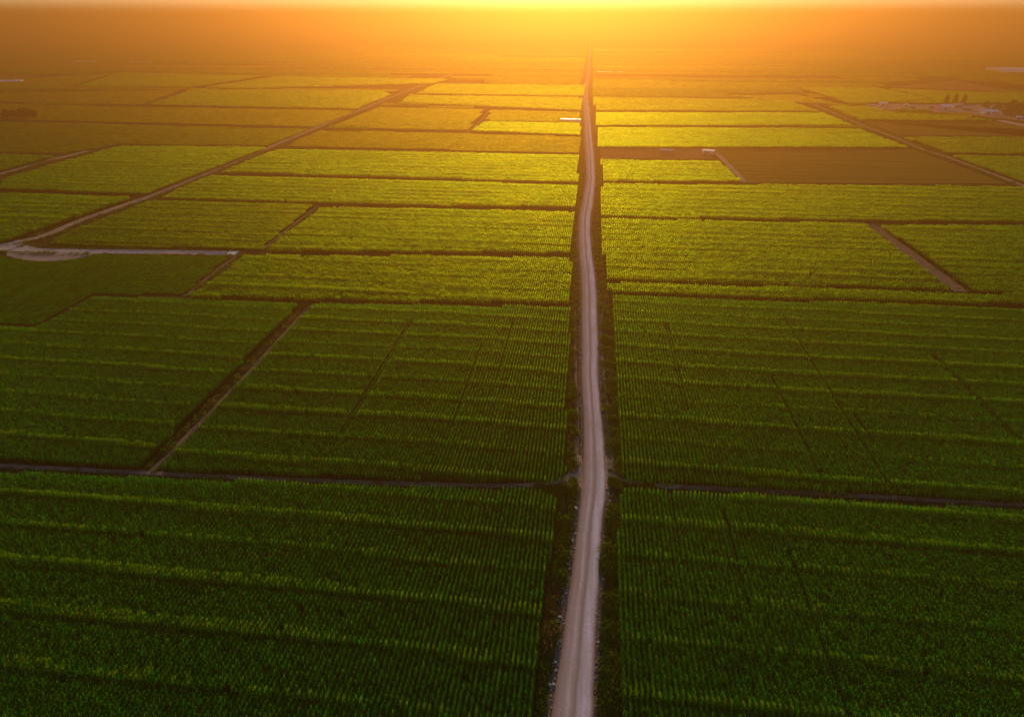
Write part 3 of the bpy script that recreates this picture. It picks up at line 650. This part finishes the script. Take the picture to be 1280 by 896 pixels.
# ------------------------------------------------------------------ verges: grass tufts and pebbles (stuff)
def verge():
    polys = [f['poly'] for f in FIELDS if f['lod'] in 'ABS']
    r = np.random.default_rng(3)
    yy = np.concatenate([r.uniform(28, 110, 20000), r.uniform(110, 190, 10000), r.uniform(190, 420, 5000)])
    lx = np.interp(yy, [p.y for p in rl], [p.x for p in rl]); rx = np.interp(yy, [p.y for p in rr], [p.x for p in rr])
    side = r.random(len(yy)) < .5
    off = r.uniform(.15, 8.5, len(yy))
    x = np.where(side, lx - off, rx + off)
    dens = np.array([mn.noise(Vector((a * .35, b * .12, 0))) for a, b in zip(x, yy)])
    # along the cross tracks and lanes too
    ex, ey = [], []
    for p in PATHS:
        if p['pts'][0][1] > 330 and p['pts'][-1][1] > 330: continue
        for a, b in zip(p['pts'], p['pts'][1:]):
            L = math.dist(a, b)
            for _ in range(int(L * 5)):
                t = rng.random(); s = rng.choice((-1, 1)) * rng.uniform(p['w'] * .42, p['w'] * .5 + 3.2)
                nx, ny = -(b[1] - a[1]) / L, (b[0] - a[0]) / L
                ex.append(a[0] + (b[0]-a[0]) * t + nx * s); ey.append(a[1] + (b[1]-a[1]) * t + ny * s)
    k = (dens > -.25) & (off > .5)
    x = np.r_[x[k], ex]; y = np.r_[yy[k], ey]
    lx = np.interp(y, [p.y for p in rl], [p.x for p in rl]); rx = np.interp(y, [p.y for p in rr], [p.x for p in rr])
    ok = (x < lx - 1.3) | (x > rx + .8)
    for pl in polys: ok &= ~in_poly(x, y, pl)
    # keep the worn tracks open
    for p in PATHS:
        for a, b in zip(p['pts'], p['pts'][1:]):
            a_ = np.array(a); d = np.array(b) - a_; L2 = d @ d
            t = np.clip(((x - a_[0]) * d[0] + (y - a_[1]) * d[1]) / L2, 0, 1)
            ok &= np.hypot(x - a_[0] - t * d[0], y - a_[1] - t * d[1]) > p['w'] * .40
    x, y = x[ok], y[ok]; n = len(x)
    hgt = np.array([mn.noise(Vector((a * .25, b * .25, 7))) for a, b in zip(x, y)])
    s = np.clip(r.normal(1, .3, n) * (1 + .9 * hgt), .35, 2.3)
    turn = np.zeros((n, 3)); turn[:, 2] = r.uniform(0, 6.28, n)
    dr = np.array([mn.noise(Vector((a * .12, b * .08, 21))) for a, b in zip(x, y)])
    var = np.where(dr > .36, r.choice([2, 3, 6, 7], n), r.choice([0, 1, 4, 5, 0, 1], n))
    o = scatter_object('verge_grass', None, 0, x, y, np.full(n, .02), var, turn, np.stack([s * 1.25, s * 1.25, s], 1), P_G, M['soil'])
    tag(o, 'dark rough grass on the verges between the dirt road and the corn', 'grass', kind='stuff')
    # gravel thrown to the road edges
    m = 5200
    yy = 46 + 150 * r.random(m) ** 1.4; side = r.random(m) < .55
    lx = np.interp(yy, [p.y for p in rl], [p.x for p in rl]); rx = np.interp(yy, [p.y for p in rr], [p.x for p in rr])
    off = np.abs(r.normal(0, .75, m)) - .25
    x = np.where(side, lx - off, rx + off)
    s = r.uniform(.025, .075, m) * (1 + 1.2 * (r.random(m) < .08))
    turn = np.stack([np.zeros(m), np.zeros(m), r.uniform(0, 6.28, m)], 1)
    o = scatter_object('roadside_gravel', None, 0, x, yy, np.full(m, .06), r.integers(0, 4, m), turn, np.stack([s, s, s], 1), P_P, M['soil'])
    tag(o, 'loose gravel thrown along both edges of the dirt road', 'gravel', kind='stuff')
verge()

# ------------------------------------------------------------------ single stones, bushes
def stone_mesh(seed, mat):
    r = random.Random(seed); bm = bmesh.new(); bmesh.ops.create_icosphere(bm, subdivisions=2, radius=1)
    o = Vector((seed * 3.7, 0, 0))
    for v in bm.verts: v.co *= 1 + .45 * mn.noise(v.co * 1.1 + o)
    for v in bm.verts: v.co.z *= .65
    me = bpy.data.meshes.new('stone'); bm.to_mesh(me); bm.free(); me.materials.append(mat); return me
stones = [stone_mesh(i, M['stone']) for i in range(3)]
def add_stone(x, y, s, label, group, k):
    o = bpy.data.objects.new('stone', stones[k % 3]); col.objects.link(o)
    o.location = (x, y, .06 + s * .3); o.scale = (s * rng.uniform(.9, 1.3), s, s * .9); o.rotation_euler = (0, 0, rng.uniform(0, 6.28))
    return tag(o, label, 'stone', group)
add_stone(*(0.51, 100.16), .42, 'largest pale stone on the dark verge, just below the crossing', 'stones along the road', 0)
add_stone(*(-4.17, 107.76), .35, 'pale stone lying at the end of the left cross track', 'stones along the road', 1)
for k in range(30):
    y = 52 + 46 * rng.random(); x = float(np.interp(y, [p.y for p in rl], [p.x for p in rl])) - rng.uniform(.15, .95)
    add_stone(x, y, rng.uniform(.11, .21), 'small pale stone on the left edge of the dirt road below the crossing', 'small stones on the left road edge', k)
for k in range(26):
    y = 50 + 70 * rng.random(); x = float(np.interp(y, [p.y for p in rr], [p.x for p in rr])) + rng.uniform(.15, 1.0)
    add_stone(x, y, rng.uniform(.09, .18), 'small pale stone on the right edge of the dirt road', 'small stones on the right road edge', k)

def leaf_cloud(name, mat, centres, n, lsize, seed, parent):
    """crown of small leaf faces around several clump centres [(x,y,z,rx,rz)]"""
    r = random.Random(seed); V = []; Fc = []
    wts = [c[3] ** 2 * c[4] for c in centres]
    for i in range(n):
        cx, cy, cz, rx, rz = r.choices(centres, wts)[0]
        while True:
            d = Vector((r.uniform(-1, 1), r.uniform(-1, 1), r.uniform(-1, 1)))
            if .05 < d.length < 1: break
        d = d.normalized() * (d.length ** .5) * r.uniform(.8, 1.12)
        p = Vector((cx + d.x * rx, cy + d.y * rx, max(.05, cz + d.z * rz)))
        s = lsize * r.uniform(.6, 1.3)
        q = Matrix.Rotation(r.uniform(0, 6.28), 3, 'Z') @ Matrix.Rotation(r.uniform(-1.2, 1.2), 3, 'X')
        b = len(V)
        for u, w in ((-.5, 0), (0, -.32), (.5, 0), (0, .32)): V.append(p + q @ Vector((u * s, w * s, 0)))
        Fc.append((b, b+1, b+2, b+3))
    return mesh_obj(name, V, Fc, mat, parent)

def limb(bm, pts, r0, r1, seg=6):
    rings = []
    for i, p in enumerate(pts):
        p = Vector(p); t = i / (len(pts) - 1); rad = r0 + (r1 - r0) * t
        d = (Vector(pts[min(i+1, len(pts)-1)]) - Vector(pts[max(i-1, 0)])).normalized()
        a = d.cross(Vector((1, .1, 0))).normalized(); b = d.cross(a)
        rings.append([bm.verts.new(p + (a * math.cos(k * 6.2832 / seg) + b * math.sin(k * 6.2832 / seg)) * rad) for k in range(seg)])
    for A, B in zip(rings, rings[1:]):
        for k in range(seg): bm.faces.new((A[k], A[(k+1) % seg], B[(k+1) % seg], B[k]))
    bm.faces.new(rings[-1])

def tree(name, loc, h, rad, seed, label, group, base=.25, nl=1600, lsize=.6, slim=False, mat='tree'):
    t = empty(name, (loc[0], loc[1], 0), rng.uniform(0, 6.28)); tag(t, label, 'tree', group)
    r = random.Random(seed)
    bm = bmesh.new()
    top = (r.uniform(-.3, .3), r.uniform(-.3, .3), h * .86)
    limb(bm, [(0,0,-.1), (r.uniform(-.15,.15), r.uniform(-.15,.15), h * .35), (top[0] * .6, top[1] * .6, h * .62), top], h * .028, h * .006)
    cs = []
    nc = 9 if not slim else 8
    for i in range(nc):
        a = i * 2.4 + r.uniform(-.4, .4); f = (i + .6) / nc
        z = h * (base + (.92 - base) * f)
        rr_ = rad * (1 - abs(f - .4) * .9) * (.62 if not slim else .3)
        cx, cy = rr_ * math.cos(a), rr_ * math.sin(a)
        s = rad * r.uniform(.38, .58) * (1.05 - .35 * f)
        cs.append((cx, cy, z, s if not slim else s * 1.25, s * (.85 if not slim else 1.4)))
        limb(bm, [(0, 0, z - h * .16), (cx * .5, cy * .5, z - h * .06), (cx, cy, z)], h * .012, h * .003, 5)
    bm_obj('trunk', bm, M['bark'], t, True)
    leaf_cloud('crown', M[mat], cs, nl, lsize, seed, t)
    return t

# roadside bushes
for k, (x, y, s, lab) in enumerate([(*(-1.01, 105.72), 1.15, 'yellow green bush at the road crossing, on the corner of the left cross track'),
                          (*(6.43, 68.15), .55, 'low bush on the right verge near the picture bottom, upper of a pair'),
                          (*(6.71, 65.55), .42, 'low bush on the right verge near the picture bottom, lower of a pair'),
                          (*(-2.38, 74.96), .5, 'small dark shrub alone on the verge left of the lower dirt road'),
                          (*(6.7, 89.49), .55, 'small bush on the right verge a little below the crossing')]):
    t = empty('bush', (x, y, 0)); tag(t, lab, 'bush', 'bushes on the road verges')
    bm = bmesh.new()
    for q in range(5):
        a = q * 1.26; limb(bm, [(0,0,0), (.35*s*math.cos(a), .35*s*math.sin(a), .5*s), (.6*s*math.cos(a), .6*s*math.sin(a), .95*s)], .03, .01, 5)
    bm_obj('stems', bm, M['bark'], t)
    leaf_cloud('foliage', M['bush'], [(.45*s*math.cos(a*1.26), .45*s*math.sin(a*1.26), (.6 + .12*(a % 3))*s, .5*s, .42*s) for a in range(5)] + [(0, 0, .8*s, .5*s, .4*s)], 420, .14 * max(.7, s), 40 + k, t)

# ------------------------------------------------------------------ far trees
for k, ((x, y), h, rad, lab) in enumerate([((-533.09, 601.45), 7.0, 4.2, 'leftmost round dark tree of the lone clump in the fields'),
                                      ((-528.73, 604.83), 5.6, 3.8, 'lowest tree of the lone clump, second from its left end'),
                                      ((-520.0, 602.92), 8.6, 4.2, 'tall tree in the middle of the lone dark clump'),
                                      ((-515.58, 606.3), 8.4, 4.3, 'tall dark tree near the right end of the lone clump'),
                                      ((-507.63, 604.31), 6.8, 3.9, 'rightmost tree of the lone dark clump in the fields')]):
    tree('broadleaf_tree', (x, y), h, rad, 60 + k, lab, 'trees of the lone clump', base=.10, nl=1300, lsize=1.0)
for k, ((x, y), h, lab) in enumerate([((368.59, 808.64), 10.4, 'leftmost of the three slim dark trees behind the farm yard'),
                                    ((377.8, 809.67), 10.8, 'middle one of the three slim dark trees behind the farm yard'),
                                    ((384.79, 806.67), 10.0, 'right one of the three slim dark trees behind the farm yard')]):
    tree('poplar_tree', (x, y), h, 3.6, 80 + k, lab, 'slim trees behind the farm', base=.10, nl=1300, lsize=.9, slim=True)
for k, ((x, y), h, rad, lab) in enumerate([((384.74, 722.28), 11.0, 6.0, 'big dark tree beside the pale blue roof, first of the farm grove'),
                                         ((384.84, 704.61), 14.0, 7.4, 'largest dark spreading tree at the right edge of the farm grove'),
                                         ((398.25, 711.91), 13.5, 7.0, 'dark tree at the picture edge beyond the largest farm tree'),
                                         ((406.86, 756.3), 10.5, 5.6, 'dark tree behind the farm grove, furthest from the road'),
                                         ((395.59, 688.99), 12.0, 6.4, 'dark tree cut by the right picture edge'),
                                         ((395.68, 782.33), 5.6, 3.6, 'small rounded tree between the farm sheds and the slim trees'),
                                         ((396.29, 761.75), 7.0, 4.2, 'mid sized dark tree just behind the long blue white barn')]):
    tree('broadleaf_tree', (x, y), h, rad, 90 + k, lab, 'trees of the farm grove', base=.10, nl=1800, lsize=1.1)

# ------------------------------------------------------------------ buildings
def gable_shed(name, loc, rz, L, W, eave, ridge, wall, roof, label, cat, group=None, door=True, windows=2):
    t = empty(name, (loc[0], loc[1], 0), rz); tag(t, label, cat, group)
    bm = bmesh.new(); hl, hw = L/2, W/2
    vs = [bm.verts.new(p) for p in ((-hl,-hw,0),(hl,-hw,0),(hl,hw,0),(-hl,hw,0),(-hl,-hw,eave),(hl,-hw,eave),(hl,hw,eave),(-hl,hw,eave),(-hl,0,ridge),(hl,0,ridge))]
    for f in ((0,1,5,4),(2,3,7,6),(1,2,6,9,5),(3,0,4,8,7),(4,5,9,8),(6,7,8,9)): bm.faces.new([vs[i] for i in f])
    bm_obj('wall', bm, M[wall], t)
    bm = bmesh.new(); o = .35; th = .1; sl = (ridge - eave) / hw
    for s in (-1, 1):
        pr = [(0, ridge + .04), (s * (hw + o), eave - sl * o + .04), (s * (hw + o), eave - sl * o + .04 + th), (0, ridge + .04 + th)]
        a = [bm.verts.new((-hl - o, y, z)) for y, z in pr]; b = [bm.verts.new((hl + o, y, z)) for y, z in pr]
        for i in range(4): bm.faces.new((a[i], a[(i+1) % 4], b[(i+1) % 4], b[i]))
        bm.faces.new(a); bm.faces.new(b)
    bmesh.ops.recalc_face_normals(bm, faces=bm.faces); bm_obj('roof', bm, M[roof], t)
    if door:
        bm = bmesh.new(); add_box(bm, -hl * .3 - .9, -hl * .3 + .9, -hw - .05, -hw - .003, .02, min(2.3, eave * .85)); bm_obj('door', bm, M['wood'], t)
    for k in range(windows):
        bm = bmesh.new(); cx = hl * (.25 + .45 * k); add_box(bm, cx - .5, cx + .5, -hw - .04, -hw - .003, eave * .4, eave * .75); bm_obj('window', bm, M['glass'], t)
    return t

def tunnel(name, loc, rz, L, W, H_, label, cat, group=None, bays=1):
    t = empty(name, (loc[0], loc[1], 0), rz); tag(t, label, cat, group)
    bw = W / bays
    bm = bmesh.new(); segs = 12; nl = max(2, int(L / 2))
    for b in range(bays):
        y0 = -W/2 + bw * (b + .5); rings = []
        for i in range(nl + 1):
            x = -L/2 + L * i / nl
            rings.append([bm.verts.new((x, y0 + bw * .5 * math.cos(math.pi * k / segs), H_ * .25 + H_ * .75 * math.sin(math.pi * k / segs) ** .6 * (1 if i % 2 == 0 else .985))) for k in range(segs + 1)])
        for A, B in zip(rings, rings[1:]):
            for k in range(segs): bm.faces.new((A[k], B[k], B[k+1], A[k+1]))
        for rg in (rings[0], rings[-1]): bm.faces.new(rg)
        for s in (-1, 1):
            yy = y0 + s * bw * .5
            q = [bm.verts.new(p) for p in ((-L/2, yy, 0), (L/2, yy, 0), (L/2, yy, H_*.25), (-L/2, yy, H_*.25))]; bm.faces.new(q)
        for x in (-L/2, L/2):
            q = [bm.verts.new(p) for p in ((x, y0 - bw*.5, 0), (x, y0 + bw*.5, 0), (x, y0 + bw*.5, H_*.25), (x, y0 - bw*.5, H_*.25))]; bm.faces.new(q)
    bm_obj('cover', bm, M['film'], t, False)
    bm = bmesh.new()
    for i in range(0, nl + 1, 2):
        x = -L/2 + L * i / nl
        for b in range(bays):
            y0 = -W/2 + bw * (b + .5)
            limb(bm, [(x, y0 + bw * .5 * 1.01 * math.cos(math.pi * k / 8), H_ * .25 + H_ * .77 * math.sin(math.pi * k / 8) ** .6) for k in range(9)], .05, .05, 4)
    bm_obj('hoops', bm, M['tin'], t)['kind'] = 'stuff'
    bm = bmesh.new(); add_box(bm, -L/2 - .05, -L/2 - .003, -.8, .8, .02, min(2.0, H_ * .7)); bm_obj('door', bm, M['tin'], t)
    return t

tunnel('plastic_tunnel', (-18.92, 630.04), R(3), 17.5, 5, 2.4, 'short white plastic tunnel on the left side of the distant road', 'polytunnel')
tunnel('plastic_tunnel', (16.44, 1248.49), R(2), 25, 12, 2.2, 'long low white plastic tunnel right of the far end of the road, longer of two', 'polytunnel', 'plastic tunnels by the far road')
tunnel('plastic_tunnel', (41.79, 1251.34), R(2), 11, 12, 2.1, 'short low white plastic tunnel right of the far end of the road, shorter of two', 'polytunnel', 'plastic tunnels by the far road')
tunnel('greenhouse', (731.68, 1328.87), R(0), 128, 60, 7.0, 'wide pale greenhouse block in the haze at the right picture edge', 'greenhouse', None, 6)
tunnel('plastic_tunnel', (-833.9, 966.06), R(24), 32, 9, 3.0, 'pale tunnel in the haze at the left picture edge', 'polytunnel', 'pale tunnels in the left haze')
tunnel('plastic_tunnel', (-1047.28, 1426.76), R(4), 44, 10, 3.6, 'long pale tunnel in the left haze, brighter one of the pair in line', 'polytunnel', 'pale tunnels in the left haze')
tunnel('plastic_tunnel', (-933.89, 1439.5), R(2), 48, 9, 2.8, 'long faint tunnel in the left haze, dimmer one of the pair in line', 'polytunnel', 'pale tunnels in the left haze')

gable_shed('field_shed', (77.89, 480.23), R(-24), 7.4, 5.2, 2.2, 2.36, 'white', 'white', 'small white shed at the corner of the brown ploughed field', 'shed', 'two sheds on the bare yard', windows=1)
gable_shed('field_shed', (50.53, 479.61), R(-16), 8.0, 3.4, 1.9, 2.6, 'wood', 'tin', 'dark timber shed with a dull tin roof, left of the white shed', 'shed', 'two sheds on the bare yard', windows=1)

# farm yard
flat_patch('farm_yard', YARD, M['apron'], .05)
farm = [('farm_shed', (298.3, 789.47), R(2), 7.0, 5, 2.8, 3.8, 'white', 'white', 'white farm shed standing alone at the left end of the farm yard'),
        ('farm_shed', (317.46, 780.67), R(10), 3.6, 3.4, 2.6, 3.3, 'white', 'white', 'tiny white hut in the left half of the farm yard'),
        ('farm_shed', (338.5, 772.39), R(-4), 6.0, 4.4, 2.4, 3.2, 'brick', 'tin', 'low brick shed with a tin roof in the middle of the farm yard'),
        ('farm_house', (348.29, 763.12), R(6), 9.5, 6.5, 3.0, 4.9, 'wall', 'blue_tin', 'farm house with a pale blue roof below the slim trees'),
        ('farm_shed', (369.11, 782.9), R(-8), 8.5, 5, 2.6, 3.9, 'brick', 'tin', 'brick farm shed with a dull tin roof right of the house'),
        ('farm_shed', (366.45, 758.4), R(-24), 7.5, 4.4, 2.4, 3.4, 'wood', 'tin', 'dark timber shed with a tin roof between the brick shed and the long barn'),
        ('farm_barn', (372.17, 726.96), R(-4), 12.5, 6.5, 2.8, 4.2, 'white', 'blue_tin', 'long pale barn with a blue white roof beside the dark grove'),
        ('farm_shed', (368.52, 735.88), R(3), 4.6, 4, 2.2, 3.0, 'wall', 'white', 'small pale shed left of the long blue white barn'),
        ('farm_shed', (379.7, 689.95), R(-30), 4.5, 3.2, 2.1, 2.8, 'wall', 'white', 'pale hut under the dark trees at the right picture edge'),
        ('farm_shed', (320.83, 770.4), R(0), 4.6, 3, 1.9, 2.6, 'brick', 'tin', 'small brick lean-to beside the tiny white hut'),
        ('farm_shed', (282.04, 776.7), R(-18), 4.6, 3.4, 2.0, 2.7, 'wall', 'tin', 'low pale shed at the very tip of the farm yard, left of the white one')]
for nm, loc, rz, L, W, e, rg, wl, rf, lab in farm:
    gable_shed(nm, loc, rz, L, W, e, rg, wl, rf, lab, {'farm_house': 'house', 'farm_barn': 'barn'}.get(nm, 'shed'), 'buildings of the farm')

# concrete culvert slab at the end of the gravel track
t = empty('culvert', (*(-134.0, 237.72), 0), R(8)); tag(t, 'pale concrete culvert at the end of the gravel track', 'culvert')
bm = bmesh.new(); add_box(bm, -1.1, 1.1, -2.0, 2.0, .02, .36); bmesh.ops.bevel(bm, geom=bm.edges[:], offset=.06, affect='EDGES'); bm_obj('slab', bm, M['concrete'], t)
for s in (-1, 1):
    bm = bmesh.new(); add_box(bm, s * 1.23 - .12, s * 1.23 + .12, -2.1, 2.1, .02, .6); bm_obj('parapet', bm, M['concrete'], t)

# ------------------------------------------------------------------ haze, light, sky, camera
hz = bmesh.new(); E = 42000; add_box(hz, -E, E, -E, E, -1.0, 128.0)
m, nt, out = new_mat('haze')
pv = nt.nodes.new('ShaderNodeVolumePrincipled')
pv.inputs['Color'].default_value = (*HAZE_COLOR, 1); pv.inputs['Density'].default_value = HAZE_DENSITY; pv.inputs['Anisotropy'].default_value = HAZE_G
nt.links.new(pv.outputs[0], out.inputs['Volume'])
h = bm_obj('haze', hz, m); tag(h, kind='stuff')

d = bpy.data.lights.new('sun', 'SUN'); d.energy = SUN_STRENGTH; d.angle = R(.55); d.color = (1.0, .58, .18)
s = bpy.data.objects.new('sun', d); col.objects.link(s)
S = Vector((math.sin(R(SUN_AZ)) * math.cos(R(SUN_EL)), math.cos(R(SUN_AZ)) * math.cos(R(SUN_EL)), math.sin(R(SUN_EL))))
s.rotation_euler = S.to_track_quat('Z', 'Y').to_euler()
s.location = (0, 0, 300)

w = bpy.data.worlds.new('World'); sc.world = w; w.use_nodes = True; nt = w.node_tree; nt.nodes.clear()
wo = nt.nodes.new('ShaderNodeOutputWorld'); bg = nt.nodes.new('ShaderNodeBackground'); bg.inputs[1].default_value = SKY_STRENGTH
sky = nt.nodes.new('ShaderNodeTexSky'); sky.sky_type = 'NISHITA'; sky.sun_disc = False
sky.sun_elevation = R(SUN_EL); sky.sun_rotation = R(SUN_AZ); sky.altitude = 80; sky.air_density = 1.0; sky.dust_density = 0.15; sky.ozone_density = 2.0
nt.links.new(sky.outputs[0], bg.inputs[0]); nt.links.new(bg.outputs[0], wo.inputs[0])

cd = bpy.data.cameras.new('camera'); cd.sensor_width = 36; cd.lens = 853.0 / 1280 * 36; cd.clip_start = .5; cd.clip_end = 100000
c = bpy.data.objects.new('camera', cd); col.objects.link(c); sc.camera = c
c.location = (0, 0, CAM_H); c.rotation_euler = (R(90 - CAM['theta']), 0, R(CAM['psi']))

sc.render.engine = 'CYCLES'
cy = sc.cycles
cy.use_denoising = True
try: cy.denoiser = 'OPENIMAGEDENOISE'; cy.denoising_input_passes = 'RGB_ALBEDO_NORMAL'
except Exception: pass
cy.max_bounces = 5; cy.diffuse_bounces = 3; cy.glossy_bounces = 1; cy.transmission_bounces = 3; cy.transparent_max_bounces = 8; cy.volume_bounces = 1
cy.sample_clamp_indirect = 8
vs = sc.view_settings; vs.view_transform = 'Standard'; vs.look = 'None'; vs.exposure = EXPOSURE; vs.gamma = 1; vs.use_curve_mapping = False
